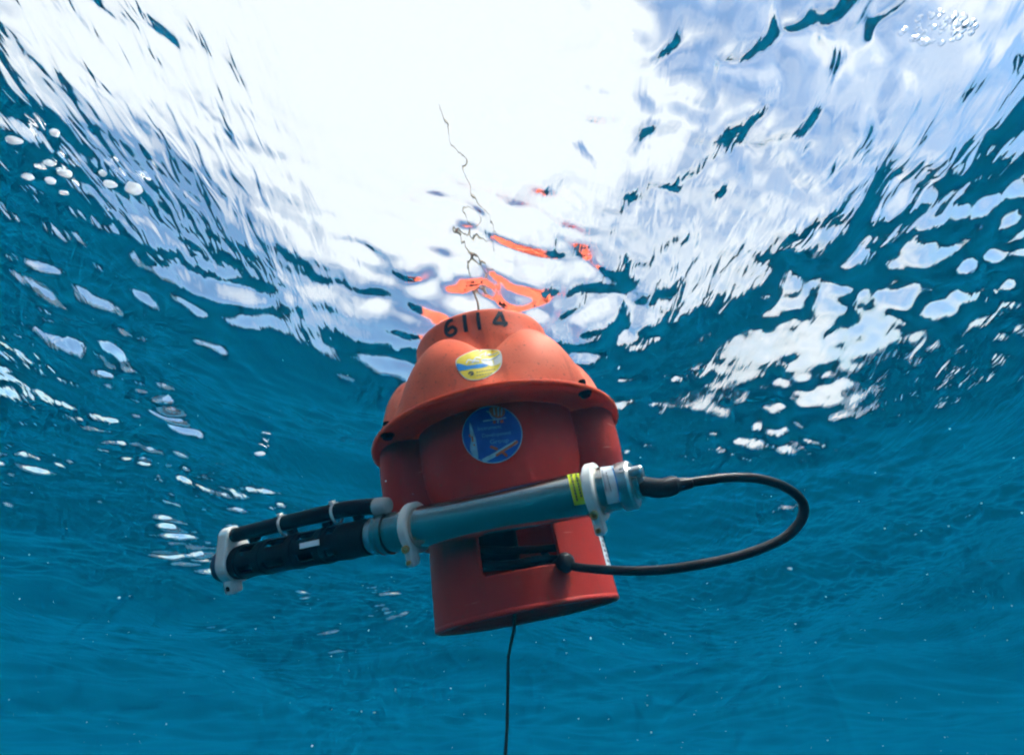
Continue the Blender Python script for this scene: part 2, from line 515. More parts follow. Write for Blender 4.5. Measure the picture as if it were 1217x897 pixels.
fprof = [(0.125, 0.0040), (0.161, 0.0040), (0.1665, 0.0034), (0.1694, 0.0018), (0.1702, -0.0004), (0.1698, -0.0034), (0.1682, -0.0050), (0.1660, -0.0050), (0.1640, -0.0040), (0.160, -0.0030), (0.125, -0.0030)]
v, f = lathe(fprof, 160, closed=True)
mk('flange', v, f, M_LIP, buoy)

RC = 0.1055
def low_r(a, z, r):
    rel = math.degrees(adiff(a, FRONT))
    best = 0.0
    for c, w, amp, hh, e in ((0, 61, 0.019, 0.108, 7), (95, 38, 0.056, 0.128, 4), (-95, 38, 0.056, 0.128, 4), (180, 61, 0.03, 0.11, 6)):
        d = (rel - c + 180) % 360 - 180
        q = 1 - (abs(d) / w) ** e - (abs(z) / hh) ** 3.0
        if q > 0: best = max(best, amp * q ** 0.5)
    return r + best
LZ = 0.2247
# the window cut through the front of the tube
def shell_hit(px, py, rad):
    inv = MB.inverted()
    o = inv @ Vector((0, 0, CAM_Z)); d = (inv.to_3x3() @ pdir(px, py))
    A = d.x ** 2 + d.y ** 2; Bq = o.x * d.x + o.y * d.y; Cq = o.x ** 2 + o.y ** 2 - rad ** 2
    t = (-Bq - math.sqrt(max(0, Bq * Bq - A * Cq))) / A
    p = o + d * t
    return math.atan2(p.y, p.x), p.z
hl = shell_hit(568, 655, RC + .002); hr = shell_hit(660, 640, RC + .002); hb = shell_hit(615, 677, RC + .002)
WA0, WA1, WZ0 = hl[0], hr[0], hb[1]
WZ1 = WZ0 + 0.066
segs, rows = 360, 110
V, Fc = [], []
za = [-0.003 - i * (LZ - 0.003) / rows for i in range(rows + 1)]
for z in za:
    r0 = RC + 0.0035 * (abs(z) / LZ)
    for k in range(segs):
        a = 2 * math.pi * k / segs
        rr = low_r(a, z, r0)
        V.append((rr * math.cos(a), rr * math.sin(a), z))
for i in range(rows):
    zc = (za[i] + za[i + 1]) / 2
    for k in range(segs):
        ac = 2 * math.pi * (k + .5) / segs
        if WZ0 < zc < WZ1:
            dl, dr = adiff(ac, WA0), adiff(WA1, ac)
            if dl > 0 and dr > 0:
                ex, ez, cr = min(dl, dr) * RC, min(zc - WZ0, WZ1 - zc), 0.009
                if not (ex < cr and ez < cr and (cr - ex) ** 2 + (cr - ez) ** 2 > cr * cr): continue
        k2 = (k + 1) % segs
        Fc.append((i * segs + k, i * segs + k2, (i + 1) * segs + k2, (i + 1) * segs + k))
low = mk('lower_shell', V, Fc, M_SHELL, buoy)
sm = low.modifiers.new('wall', 'SOLIDIFY'); sm.thickness = 0.0045; sm.offset = -1
BV_LOW = BVHTree.FromPolygons([MB @ Vector(p) for p in V], Fc)
BV_DOME = BVHTree.FromPolygons([MB @ Vector(p) for p in lathe(prof, 240, dome_r)[0]], lathe(prof, 240, dome_r)[1])

# rolled rim at the open end
rb = RC + 0.0035
v, f = lathe([(rb + 0.0002, -LZ + .004), (rb + 0.0004, -LZ), (rb - .0006, -LZ - .0015), (rb - .0035, -LZ - .0018), (rb - .0052, -LZ), (rb - .0050, -LZ + .004)], 160, closed=True)
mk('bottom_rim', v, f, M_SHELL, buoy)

# black instrument can inside the tube
v, f = lathe([(0.001, -0.03), (0.034, -0.03), (0.038, -0.034), (0.038, -0.160), (0.034, -0.165), (0.001, -0.165)], 48)
mk('inner_canister', [(p[0] - .034, p[1] - .020, p[2]) for p in v], f, M_BLACK, buoy, auto=0.6)
# straps seen through the window
inv = MB.inverted()
for pts in ([(552, 668), (600, 671), (640, 664), (670, 664)], [(560, 652), (610, 654), (668, 650)]):
    P = []
    for (px, py) in pts:
        a, z = shell_hit(px, py, 0.094)
        P.append((0.094 * math.cos(a), 0.094 * math.sin(a), z))
    v, f = tube(P, 0.0042, 8)
    mk('inner_strap', v, f, M_BLACK, buoy)

# bolts through the flange
def plane_hit(px, py, zl):
    o = inv @ Vector((0, 0, CAM_Z)); d = inv.to_3x3() @ pdir(px, py)
    t = (zl - o.z) / d.z
    p = o + d * t
    return p
b0 = plane_hit(471, 519, -0.006); b1 = plane_hit(690.5, 471, -0.006)
a0, a1 = math.atan2(b0.y, b0.x), math.atan2(b1.y, b1.x)
rbolt = 0.1618
step = adiff(a1, a0)
angs = [a0, a1] + [a1 + (2 * math.pi - step) * k / 4 for k in (1, 2, 3)]
for a in angs:
    cx_, cy_ = rbolt * math.cos(a), rbolt * math.sin(a)
    v, f = lathe([(0.0005, -0.0100), (0.0052, -0.0100), (0.0062, -0.0092), (0.0062, -0.0058), (0.0085, -0.0057), (0.0085, -0.0049), (0.0038, -0.0049), (0.0038, 0.0085), (0.0045, 0.0088), (0.0045, 0.0120), (0.0005, 0.0125)], 24)
    v = [(p[0] + cx_, p[1] + cy_, p[2]) for p in v]
    mk('flange_bolt', v, f, M_BLACK, buoy, auto=0.6)

# whip antenna, standing out of the water
ant = [(0.006, 0, 0.150), (0.006, 0, 0.32), (0.004, 0.004, 0.50), (-0.004, 0.01, 0.66)]
v, f = tube(ant, [0.0026, 0.0020, 0.0018, 0.0016], 10)
mk('antenna', v, f, M_WHIP, buoy)
v, f = lathe([(0.016, 0.1598), (0.0155, 0.162), (0.010, 0.164), (0.0045, 0.173), (0.0032, 0.183)], 32)
mk('antenna_socket', [(p[0] + .006, p[1], p[2]) for p in v], f, M_BLACK, buoy)

# ------------------------------------------------------------------ prints and stickers traced onto the surfaces
EYE = Vector((0, 0, CAM_Z))
def onto(bvh, px, py, off):
    d = pdir(px, py)
    h = bvh.ray_cast(EYE, d)
    if h[0] is None: return None
    n = h[1]
    if n.dot(d) > 0: n = -n
    return h[0] + n * off

def patch(name, outline, bvh, off, mat, parent, rings=7):
    """A sticker with this outline, following the surface under it."""
    n = len(outline)
    cx_ = sum(p[0] for p in outline) / n; cy_ = sum(p[1] for p in outline) / n
    V = [onto(bvh, cx_, cy_, off)]; Fc = []
    for r in range(1, rings + 1):
        for p in outline:
            V.append(onto(bvh, cx_ + (p[0] - cx_) * r / rings, cy_ + (p[1] - cy_) * r / rings, off))
    if any(q is None for q in V):
        good = [q for q in V if q is not None]
        V = [q if q is not None else good[0] for q in V]
    for k in range(n):
        k2 = (k + 1) % n
        Fc.append((0, 1 + k, 1 + k2))
        for r in range(rings - 1):
            a, b = 1 + r * n, 1 + (r + 1) * n
            Fc.append((a + k, b + k, b + k2, a + k2))
    return mk(name, local(parent_root(parent), V), Fc, mat, parent)

def parent_root(p):
    while p.parent is not None: p = p.parent
    return p

def ribbon(pts, w, bvh, off, taper=True, sub=6):
    """Brush stroke of this width along a polyline; returns world verts, faces."""
    P = [Vector((p[0], p[1], 0)) for p in pts]
    Q = []
    for i in range(len(P) - 1):
        p0, p1, p2, p3 = P[max(i - 1, 0)], P[i], P[i + 1], P[min(i + 2, len(P) - 1)]
        for j in range(sub):
            t = j / sub
            Q.append(0.5 * ((2 * p1) + (p2 - p0) * t + (2 * p0 - 5 * p1 + 4 * p2 - p3) * t * t + (3 * p1 - p0 - 3 * p2 + p3) * t ** 3))
    Q.append(P[-1])
    V, Fc = [], []
    m = len(Q)
    for i, q in enumerate(Q):
        d = (Q[min(i + 1, m - 1)] - Q[max(i - 1, 0)]).normalized()
        nrm = Vector((-d.y, d.x, 0))
        ww = w * (0.72 if taper and i in (0, m - 1) else 1.0) * (1 + 0.06 * math.sin(i * 1.7))
        for s in (-.5, 0, .5):
            e = q + nrm * ww * s
            V.append(onto(bvh, e.x, e.y, off))
    for i in range(m - 1):
        for s in (0, 1):
            Fc.append((i * 3 + s, i * 3 + s + 1, i * 3 + s + 4, i * 3 + s + 3))
    good = [q for q in V if q is not None]
    V = [q if q is not None else good[0] for q in V]
    return V, Fc

def strokes(name, lines, w, bvh, off, mat, parent, taper=True):
    parts = [ribbon(l, w, bvh, off + 0.00004 * i, taper) for i, l in enumerate(lines)]
    V, Fc = merge(*parts)
    return mk(name, local(parent_root(parent), V), Fc, mat, parent)

def text(name, body, px, py, size, ang, bvh, off, mat, parent, sx=1.0):
    """Lettering printed on the surface: size is the cap height, ang the slope of its baseline."""
    cu = bpy.data.curves.new('lettering', 'FONT')
    cu.body = body; cu.size = 1.0; cu.resolution_u = 2
    to = bpy.data.objects.new('lettering', cu)
    COL.objects.link(to)
    dg = bpy.context.evaluated_depsgraph_get(); dg.update()
    me = to.evaluated_get(dg).to_mesh()
    vs = [tuple(q.co) for q in me.vertices]; fs = [tuple(q.vertices) for q in me.polygons]
    to.evaluated_get(dg).to_mesh_clear()
    bpy.data.objects.remove(to); bpy.data.curves.remove(cu)
    c, s = math.cos(ang), math.sin(ang)
    k = size / 0.7
    V = []
    for (x, y, z) in vs:
        X, Y = x * k * sx, y * k
        V.append(onto(bvh, px + X * c - Y * s * -1 * 0 + Y * s, py + X * s - Y * c, off))
    good = [q for q in V if q is not None]
    if not good: return None
    V = [q if q is not None else good[0] for q in V]
    return mk(name, local(parent_root(parent), V), fs, mat, parent)

# hand-painted number: each digit is a mark of its own
def zp(x, y): return (525 + x / 9.44, 365 + y / 9.44)
six = [zp(128, 145), zp(80, 165), zp(52, 220), zp(52, 290), zp(90, 322), zp(145, 300), zp(160, 255), zp(125, 225), zp(80, 250), zp(66, 278)]
strokes('painted_digit', [six], 4.2, BV_DOME, 0.0007, M_INK, buoy)
strokes('painted_digit', [[zp(252, 88), zp(262, 180), zp(275, 282)]], 4.8, BV_DOME, 0.0007, M_INK, buoy)
strokes('painted_digit', [[zp(403, 60), zp(412, 160), zp(428, 258)]], 4.4, BV_DOME, 0.0007, M_INK, buoy)
strokes('painted_digit', [[zp(655, 55), zp(620, 115), zp(588, 178), zp(650, 182), zp(740, 188)], [zp(655, 55), zp(685, 130), zp(712, 222)]], 4.3, BV_DOME, 0.0007, M_INK, buoy)

# yellow sticker with a wave emblem
def superell(cx_, cy_, a, b, rot, n=44, e=2.7):
    P = []
    for k in range(n):
        t = 2 * math.pi * k / n
        x = a * math.copysign(abs(math.cos(t)) ** (2 / e), math.cos(t)); y = b * math.copysign(abs(math.sin(t)) ** (2 / e), math.sin(t))
        P.append((cx_ + x * math.cos(rot) - y * math.sin(rot), cy_ + x * math.sin(rot) + y * math.cos(rot)))
    return P
out1 = [zp(*p) for p in ((160, 600), (200, 560), (290, 515), (380, 488), (480, 477), (580, 478), (645, 488), (672, 530), (678, 590), (672, 650), (640, 705), (580, 750), (510, 790), (430, 818), (340, 825), (270, 808), (215, 760), (175, 700), (158, 650))]
def dense(o, m=3):
    R = []
    for i in range(len(o)):
        p0, p1, p2, p3 = o[i - 1], o[i], o[(i + 1) % len(o)], o[(i + 2) % len(o)]
        for j in range(m):
            t = j / m
            R.append(tuple(0.5 * (2 * p1[q] + (p2[q] - p0[q]) * t + (2 * p0[q] - 5 * p1[q] + 4 * p2[q] - p3[q]) * t * t + (3 * p1[q] - p0[q] - 3 * p2[q] + p3[q]) * t ** 3) for q in (0, 1)))
    return R
def shrink(o, k):
    cx_ = sum(p[0] for p in o) / len(o); cy_ = sum(p[1] for p in o) / len(o)
    return [(cx_ + (p[0] - cx_) * k, cy_ + (p[1] - cy_) * k) for p in o]
st = patch('emblem_sticker', dense(out1), BV_DOME, 0.0006, M_STICKW, buoy)
tag(st, 'yellow oval sticker with a blue wave and small print')
patch('yellow_field', shrink(dense(out1), 0.955), BV_DOME, 0.0009, M_YELLOW, st)
patch('blue_wave', dense([zp(*p) for p in ((172, 640), (280, 662), (380, 650), (460, 640), (525, 662), (440, 690), (330, 700), (250, 716), (190, 715))]), BV_DOME, 0.0012, M_SKYB, st)
patch('white_wave', dense([zp(*p) for p in ((440, 620), (520, 612), (600, 590), (662, 545), (666, 610), (650, 640), (560, 668), (525, 655))]), BV_DOME, 0.0011, M_STICKW, st)
strokes('wave_crest', [[zp(275, 640), zp(300, 600), zp(350, 608), zp(385, 575), zp(440, 580)], [zp(340, 640), zp(365, 610), zp(420, 612)], [zp(440, 606), zp(500, 598), zp(560, 592)], [zp(540, 596), zp(610, 572), zp(660, 535)]], 1.5, BV_DOME, 0.0013, M_STICKW, st)
strokes('wave_outline', [[zp(450, 600), zp(540, 602), zp(600, 580), zp(655, 540)], [zp(300, 660), zp(330, 630), zp(420, 632)], [zp(420, 560), zp(470, 535), zp(540, 550), zp(640, 520)]], 0.7, BV_DOME, 0.0016, M_SKYB, st)
strokes('small_print', [[zp(300, 760), zp(318, 738), zp(345, 735), zp(352, 760), zp(322, 775)], [zp(325, 745), zp(345, 765)], ], 1.5, BV_DOME, 0.0014, M_LINK, st)
strokes('small_print', [[zp(x, 740 - (x - 390) * .16), zp(x + 18, 737 - (x - 390) * .16)] for x in range(390, 590, 27)] + [[zp(x, 778 - (x - 390) * .14), zp(x + 22, 775 - (x - 390) * .14)] for x in range(390, 560, 30)], 1.0, BV_DOME, 0.0014, M_LINK, st, taper=False)

# round blue sticker
def zr(x, y): return (535 + x / 10.55, 475 + y / 10.55)
rc_ = zr(528, 438)
circ = superell(rc_[0], rc_[1], 35.8, 34.0, 0.0, 56, 2.0)
rs = patch('round_sticker', circ, BV_LOW, 0.0006, M_PALEB, buoy)
tag(rs, 'round blue sticker with drawings of a mooring, a float and a glider')
patch('blue_field', shrink(circ, 0.965), BV_LOW, 0.0009, M_STICKB, rs)
patch('float_drawing', dense([zr(*p) for p in ((495, 110), (560, 92), (640, 100), (690, 140), (670, 205), (600, 235), (545, 215), (500, 180))]), BV_LOW, 0.0012, M_RUST, rs)
strokes('float_ribs', [[zr(545, 105), zr(560, 200)], [zr(600, 100), zr(605, 210)], [zr(650, 110), zr(640, 205)], [zr(455, 150), zr(490, 165), zr(530, 225), zr(590, 250), zr(700, 230)], [zr(415, 275), zr(500, 262), zr(600, 250)], [zr(600, 250), zr(600, 300)]], 1.5, BV_LOW, 0.0015, M_PALEB, rs)
strokes('float_feet', [[zr(540, 290), zr(575, 285)], [zr(630, 285), zr(665, 270)]], 3.2, BV_LOW, 0.0018, M_RUST, rs)
patch('mooring_drawing', dense([zr(*p) for p in ((250, 290), (275, 340), (300, 420), (325, 500), (340, 600), (355, 740), (290, 695), (255, 620), (265, 500), (250, 400))]), BV_LOW, 0.0012, M_PALEB, rs)
strokes('mooring_detail', [[zr(280, 460), zr(290, 530)], [zr(300, 560), zr(315, 580)], [zr(245, 440), zr(260, 470)]], 1.8, BV_LOW, 0.0015, M_RUST, rs)
strokes('glider_drawing', [[zr(410, 770), zr(500, 725), zr(580, 680), zr(680, 620), zr(840, 525)]], 5.0, BV_LOW, 0.0012, M_PALEB, rs)
strokes('glider_stripe', [[zr(575, 705), zr(660, 645), zr(760, 585), zr(845, 525)], [zr(505, 590), zr(600, 625)], [zr(645, 650), zr(715, 710)]], 3.0, BV_LOW, 0.0015, M_RUST, rs)
sl = math.radians(-7)
text('sticker_lettering', 'Instrument', *zr(350, 395), 4.6, sl, BV_LOW, 0.0014, M_PALEINK, rs, 0.95)
text('sticker_lettering', 'Development', *zr(405, 480), 4.6, sl, BV_LOW, 0.0014, M_PALEINK, rs, 0.95)
text('sticker_lettering', 'Group', *zr(500, 560), 5.2, sl, BV_LOW, 0.0014, M_PALEINK, rs, 1.15)

# white label on the tube's right flank
def on_tube(a, z, off=0.0007):
    r0 = RC + 0.0035 * (abs(z) / LZ)
    rr = low_r(a, z, r0) + off
    return (rr * math.cos(a), rr * math.sin(a), z)
AL = FRONT + math.radians(64)
V = [on_tube(AL + math.radians(30) * i / 10, -0.128 - 0.068 * j / 14) for j in range(15) for i in range(11)]
Fc = [(j * 11 + i, j * 11 + i + 1, (j + 1) * 11 + i + 1, (j + 1) * 11 + i) for j in range(14) for i in range(10)]
fl = mk('flank_label', V, Fc, M_PAPER, buoy)
V, Fc = [], []
for r in range(11):
    z0 = -0.132 - r * 0.0058
    for q in range(2):
        a_ = AL + math.radians(2.5 + q * 6 + random.random() * 2); w = math.radians(2 + random.random() * 3)
        b = len(V)
        V += [on_tube(a_, z0, .0011), on_tube(a_ + w, z0, .0011), on_tube(a_ + w, z0 - .0028, .0011), on_tube(a_, z0 - .0028, .0011)]
        Fc.append((b, b + 1, b + 2, b + 3))
mk('label_print', V, Fc, M_LINK, fl)

# ------------------------------------------------------------------ the sensor tube clamped across the buoy
PR = pix(765, 573, 0.474); PL = pix(265, 672, 0.675)
IX = (PR - PL).normalized()
upv = (pix(515, 540, 0.55) - pix(515, 620, 0.55)).normalized()
IZ = (upv - IX * upv.dot(IX)).normalized()
IY = IZ.cross(IX)
MI = Matrix.Translation(PL) @ Matrix((IX, IY, IZ)).transposed().to_4x4()
inst = empty('sensor_tube', MI)
tag(inst, 'long metal sensor tube with black slotted cage clamped across the buoy', 'instrument')
LEN = (PR - PL).length
def ix(px):
    """Distance along the tube of the point that shows at this column."""
    lo, hi = -0.2, LEN + 0.2
    for _ in range(50):
        mid = (lo + hi) / 2
        p = PL + IX * mid - EYE
        c, s = math.cos(PITCH), math.sin(PITCH)
        depth = p.y * c + p.z * s
        x = CX + F * p.x / depth
        if x < px: lo = mid
        else: hi = mid
    return lo
RT = 0.0222
def turn(name, prof, mat, parent, seg=48, auto=0.5):
    v, f = lathe([(r, x) for (r, x) in prof], seg, axis='x')
    return mk(name, v, f, mat, parent, auto=auto)
xa, xb = ix(466), ix(738)
housing = turn('housing', [(0.001, xa), (RT - .001, xa), (RT, xa + .001), (RT, xb - .001), (RT - .0008, xb), (0.001, xb)], M_TITAN, inst, 64)
BV_TUBE = BVHTree.FromPolygons([MI @ Vector(p) for p in lathe([(RT, xa), (RT, ix(752))], 96, axis='x')[0]], lathe([(RT, xa), (RT, ix(752))], 96, axis='x')[1])
xe = ix(754)
turn('end_cap', [(0.001, xb + .0006), (RT + .0002, xb + .0006), (RT + .0006, xb + .0016), (RT + .0006, xe - .0025), (RT - .0014, xe), (0.001, xe)], M_STEEL, inst, 64)
turn('bulkhead', [(0.001, xe), (0.0145, xe), (0.0145, xe + .005), (0.0135, xe + .006), (0.001, xe + .006)], M_TITAN, inst)
v, f = lathe([(0.0005, xe), (0.0058, xe), (0.0058, xe + .010), (0.0045, xe + .012), (0.0005, xe + .012)], 24, axis='x')
mk('vent_plug', [(p[0], p[1] - .006, p[2] + .0115) for p in v], f, M_STEEL, inst, auto=.5)
v, f = lathe([(0.0005, 0), (0.0030, 0), (0.0030, .0010), (0.0020, .0011), (0.0020, .0002), (0.0005, .0002)], 20)
sc = math.radians(-40)
pc = Vector(((xb + xe) / 2 + .001, 0, 0)) + Vector((0, math.sin(math.radians(-42)) * (RT + .0004), math.cos(math.radians(-42)) * (RT + .0004)))
nn = Vector((0, math.sin(math.radians(-42)), math.cos(math.radians(-42))))
rq = Vector((0, 0, 1)).rotation_difference(nn)
mk('cap_screw', [rq @ Vector(p) + pc for p in v], f, M_STEEL, inst, auto=.5)
x0, x1, x2 = ix(444), ix(453.5), xa
turn('collar', [(0.001, x1), (RT + .0012, x1), (RT + .0018, x1 + .001), (RT + .0018, x1 + .0058), (RT + .0012, x1 + .0062), (RT + .0012, x1 + .0066), (RT + .0018, x1 + .007), (RT + .0018, x2 - .0006), (0.001, x2 - .0006)], M_TITAN, inst, 64)
turn('neck_ring', [(0.001, x0), (RT - .0022, x0), (RT - .0016, x0 + .001), (RT - .0016, x1 - .0006), (0.001, x1 - .0006)], M_STEEL, inst, 64)

# slotted black cage
xc0, xc1 = ix(284), x0 - .0005
RG = RT - .0012
seg, nx = 96, 90
V, Fc = [], []
for i in range(nx + 1):
    x = xc0 + (xc1 - xc0) * i / nx
    for k in range(seg):
        a = 2 * math.pi * k / seg
        V.append((x, RG * math.sin(a), RG * math.cos(a)))
def slotted(i, k):
    fr = (i + .5) / nx; dg = (k + .5) * 360 / seg
    for (s0, s1) in ((0.10, 0.20), (0.30, 0.44), (0.54, 0.66), (0.74, 0.80)):
        if s0 < fr < s1:
            for c in (60, 120, 186, 252, 330):
                if abs((dg - c + 180) % 360 - 180) < 15: return True
    return False
for i in range(nx):
    for k in range(seg):
        if slotted(i, k): continue
        k2 = (k + 1) % seg
        Fc.append((i * seg + k, i * seg + k2, (i + 1) * seg + k2, (i + 1) * seg + k))
cage = mk('slotted_cage', V, Fc, M_BLACK, inst)
smd = cage.modifiers.new('wall', 'SOLIDIFY'); smd.thickness = 0.0022; smd.offset = -1
turn('sensor_stem', [(0.001, xc0), (0.0105, xc0), (0.0105, xc0 + .05), (0.0125, xc0 + .055), (0.0125, xc1 - .03), (0.0165, xc1 - .025), (0.0165, xc1), (0.001, xc1)], M_BLACK, inst)
BV_CAGE = BVHTree.FromPolygons([MI @ Vector(p) for p in lathe([(RG, xc0), (RG, xc1)], 96, axis='x')[0]], lathe([(RG, xc0), (RG, xc1)], 96, axis='x')[1])

# ribs on the cage
for fr in (0.06, 0.25, 0.49, 0.70):
    x = xc0 + (xc1 - xc0) * fr
    turn('cage_rib', [(RG + .0002, x - .003), (RG + .0011, x - .0025), (RG + .0011, x + .0025), (RG + .0002, x + .003)], M_BLACK, inst)

# dark cap and the white bracket that carries the pump tube
xd0 = ix(265)
turn('nose_cap', [(0.001, xd0), (0.017, xd0), (0.0205, xd0 + .003), (0.0215, xd0 + .006), (0.0215, xc0 + .004), (0.001, xc0 + .004)], M_NAVY, inst, 48)
PZ = 0.0355                                  # height of the pump tube over the sensor tube
def hull_outline(n=20):
    pts = []
    r1, r2, d = 0.0245, 0.0125, PZ
    al = math.acos((r1 - r2) / d)
    for k in range(n + 1):
        t = al + (2 * math.pi - 2 * al) * k / n
        pts.append((r1 * math.sin(t), r1 * math.cos(t)))
    for k in range(n // 2 + 1):
        t = -al + 2 * al * k / (n // 2)
        pts.append((r2 * math.sin(t), d + r2 * math.cos(t)))
    return pts
ho = hull_outline()
nb = len(ho)
bx0, bx1 = ix(275), ix(286)
V = [(bx0, y, z) for y, z in ho] + [(bx1, y, z) for y, z in ho]
Fc = [tuple(range(nb)), tuple(nb + i for i in range(nb))[::-1]] + [(i, (i + 1) % nb, nb + (i + 1) % nb, nb + i) for i in range(nb)]
br = mk('end_bracket', V, Fc, M_ACETAL, inst, smooth=False)
bevel(br, 0.002, 3)
v, f = boxm(((bx0 + bx1) / 2, -0.010, -0.026), ((bx1 - bx0) / 2 * .9, 0, 0), (0, .008, 0), (0, 0, .009))
bevel(mk('bracket_ear', v, f, M_ACETAL, br, smooth=False), 0.003, 3)
v, f = lathe([(0.0004, -.0006), (0.0032, -.0006), (0.0032, .003), (0.0004, .003)], 20)
mk('bolt', [((bx0 + bx1) / 2 + p[0], -0.0185 + p[2] * .5, -0.027 + p[1]) for p in v], f, M_BLACK, br, auto=.5)

# pump tube above the cage
def at_tube(px, dz, dy=0.0):
    return (ix(px), dy, dz)
pp = [at_tube(286, PZ + .0005), at_tube(335, PZ + .0012), at_tube(385, PZ + .0020), at_tube(425, PZ + .001), at_tube(456, PZ - .0035)]
v, f = tube(pp, 0.0094, 20)
pump = mk('pump_tube', v, f, M_BLACK, inst)
e0, e1 = Vector(pp[-1]), Vector(pp[-1]) + Vector((0.017, 0, -0.002))
v, f = tube([e0 - Vector((.002, 0, 0)), e0.lerp(e1, .5), e0.lerp(e1, .85), e1], [0.0098, 0.0098, 0.0092, 0.0065], 20)
mk('pump_plug', v, f, M_GREYPL, inst)
for px, dz in ((345, PZ + .0014), (408, PZ + .0016)):
    x = ix(px)
    ring = []
    n = 40
    for k in range(n):
        t = 2 * math.pi * k / n
        # a strap round the pump tube that reaches down to the cage
        y = 0.0104 * math.sin(t); z = dz + 0.0104 * math.cos(t)
        if math.cos(t) < 0: z = dz + 0.0104 * math.cos(t) * 1.5
        ring.append((y, z))
    V, Fc = [], []
    for (xx, k_) in ((x - .0017, 1), (x + .0017, 1), (x + .0017, 0), (x - .0017, 0)):
        for (y, z) in ring:
            s = 1.0 if k_ else 0.91
            V.append((xx, y * s, dz + (z - dz) * s))
    for q in range(4):
        q2 = (q + 1) % 4
        for k in range(n):
            k2 = (k + 1) % n
            Fc.append((q * n + k, q * n + k2, q2 * n + k2, q2 * n + k))
    tie = mk('cable_tie', V, Fc, M_ACETAL, pump, auto=.6)
    v, f = boxm((x, -.004, dz + .0113), (.0026, 0, 0), (0, .003, 0), (0, 0, .002))
    bevel(mk('tie_head', v, f, M_ACETAL, tie, smooth=False), .0006)
# lugs that hold the pump tube to the cage
for px in (308, 352, 395, 432):
    x = ix(px)
    v, f = boxm((x, 0, (RG + PZ - .0095) / 2 + .001), (.006, 0, 0), (0, .004, 0), (0, 0, .0030))
    bevel(mk('mount_lug', v, f, M_BLACK, inst, smooth=False), .001)

# two white clamps
def clamp(px, lean):
    x = ix(px); hw = 0.0052
    n = 56
    V, Fc = [], []
    prof = [(RT + .0003, -hw), (RT + .0046, -hw), (RT + .0058, -hw + .0014), (RT + .0058, hw - .0014), (RT + .0046, hw), (RT + .0003, hw)]
    v, f = lathe([(r, x + q) for r, q in prof], n, axis='x', closed=True)
    cl = mk('clamp', v, f, M_ACETAL, inst, auto=.6)
    # the split ear at the front, below the tube, with its two screws
    th = math.radians(222)
    d = Vector((0, math.sin(math.radians(-142)), math.cos(math.radians(-142))))
    c1 = Vector((x, -.0180, -0.0235))
    v, f = boxm(c1, (hw * .97, 0, 0), (0, .0070, 0), (0, 0, .0130))
    bevel(mk('clamp_ear', v, f, M_ACETAL, cl, smooth=False), .003, 3)
    v, f = boxm((x, .018, -0.0), (hw * .96, 0, 0), (0, .010, 0), (0, 0, .016))
    bevel(mk('clamp_foot', v, f, M_ACETAL, cl, smooth=False), .003, 2)
    for zz, r_, mt in ((-0.0160, .0040, M_BRASS), (-0.0305, .0025, M_BRASS)):
        v, f = lathe([(0.0004, .0005), (r_ * .55, .0005), (r_ * .6, .0036), (r_, .0036), (r_, -.001), (0.0004, -.001)], 6 if r_ < .003 else 24)
        mk('screw', [(x + p[0], -.0250 - p[2], zz + p[1]) for p in v], f, mt, cl, auto=.5)
    return cl
clamp(494, 0)
clamp(708, 0)

# printed labels on the tube
def zl(x, y): return (660 + x / 8.97, 535 + y / 8.97)
def quadpatch(name, q, bvh, off, mat, parent, n=10, m=14):
    V = []
    for j in range(m + 1):
        for i in range(n + 1):
            s, t = i / n, j / m
            a = (q[0][0] * (1 - s) + q[1][0] * s, q[0][1] * (1 - s) + q[1][1] * s); b = (q[3][0] * (1 - s) + q[2][0] * s, q[3][1] * (1 - s) + q[2][1] * s)
            V.append(onto(bvh, a[0] * (1 - t) + b[0] * t, a[1] * (1 - t) + b[1] * t, off))
    good = [p for p in V if p is not None]
    V = [p if p is not None else good[0] for p in V]
    Fc = [(j * (n + 1) + i, j * (n + 1) + i + 1, (j + 1) * (n + 1) + i + 1, (j + 1) * (n + 1) + i) for j in range(m) for i in range(n)]
    return mk(name, local(inst, V), Fc, mat, parent)
yl = quadpatch('warning_label', [zl(122, 240), zl(245, 222), zl(330, 565), zl(205, 585)], BV_TUBE, .0005, M_LIME, inst)
tag(yl, 'bright yellow label with two columns of dark print')
r3 = random.Random(3)
def dashes(q0, q1, w, n, fill):
    L = []
    for k in range(n):
        a = (k + .08) / n; b = (k + fill) / n
        p = (q0[0] + (q1[0] - q0[0]) * a, q0[1] + (q1[1] - q0[1]) * a); r = (q0[0] + (q1[0] - q0[0]) * b, q0[1] + (q1[1] - q0[1]) * b)
        j = r3.uniform(-.25, .25)
        L.append([(p[0] + j, p[1]), (r[0] - j, r[1])])
    return L
strokes('label_print', dashes(zl(172, 262), zl(238, 540), 1.6, 9, .82) + dashes(zl(222, 258), zl(285, 500), 1.6, 8, .78), 1.9, BV_TUBE, .0009, M_LINK, yl, taper=False)
wl = quadpatch('data_label', [zl(478, 186), zl(615, 166), zl(700, 545), zl(560, 570)], BV_TUBE, .0005, M_PAPER, inst)
tag(wl, 'white label with fine blue and black print')
strokes('label_print', dashes(zl(500, 215), zl(545, 430), 1, 9, .8) + dashes(zl(545, 240), zl(600, 440), 1, 7, .7), 1.1, BV_TUBE, .0009, M_LINK, wl, taper=False)
strokes('label_edge', [[zl(605, 172), zl(655, 330), zl(692, 545)]], 1.2, BV_TUBE, .0009, M_SKYB, wl, taper=False)
def zc(x, y): return (250 + x / 5.29, 570 + y / 5.29)
quadpatch('serial_label', [zc(567, 402), zc(690, 376), zc(692, 408), zc(568, 434)], BV_CAGE, .0016, M_PAPER, inst)

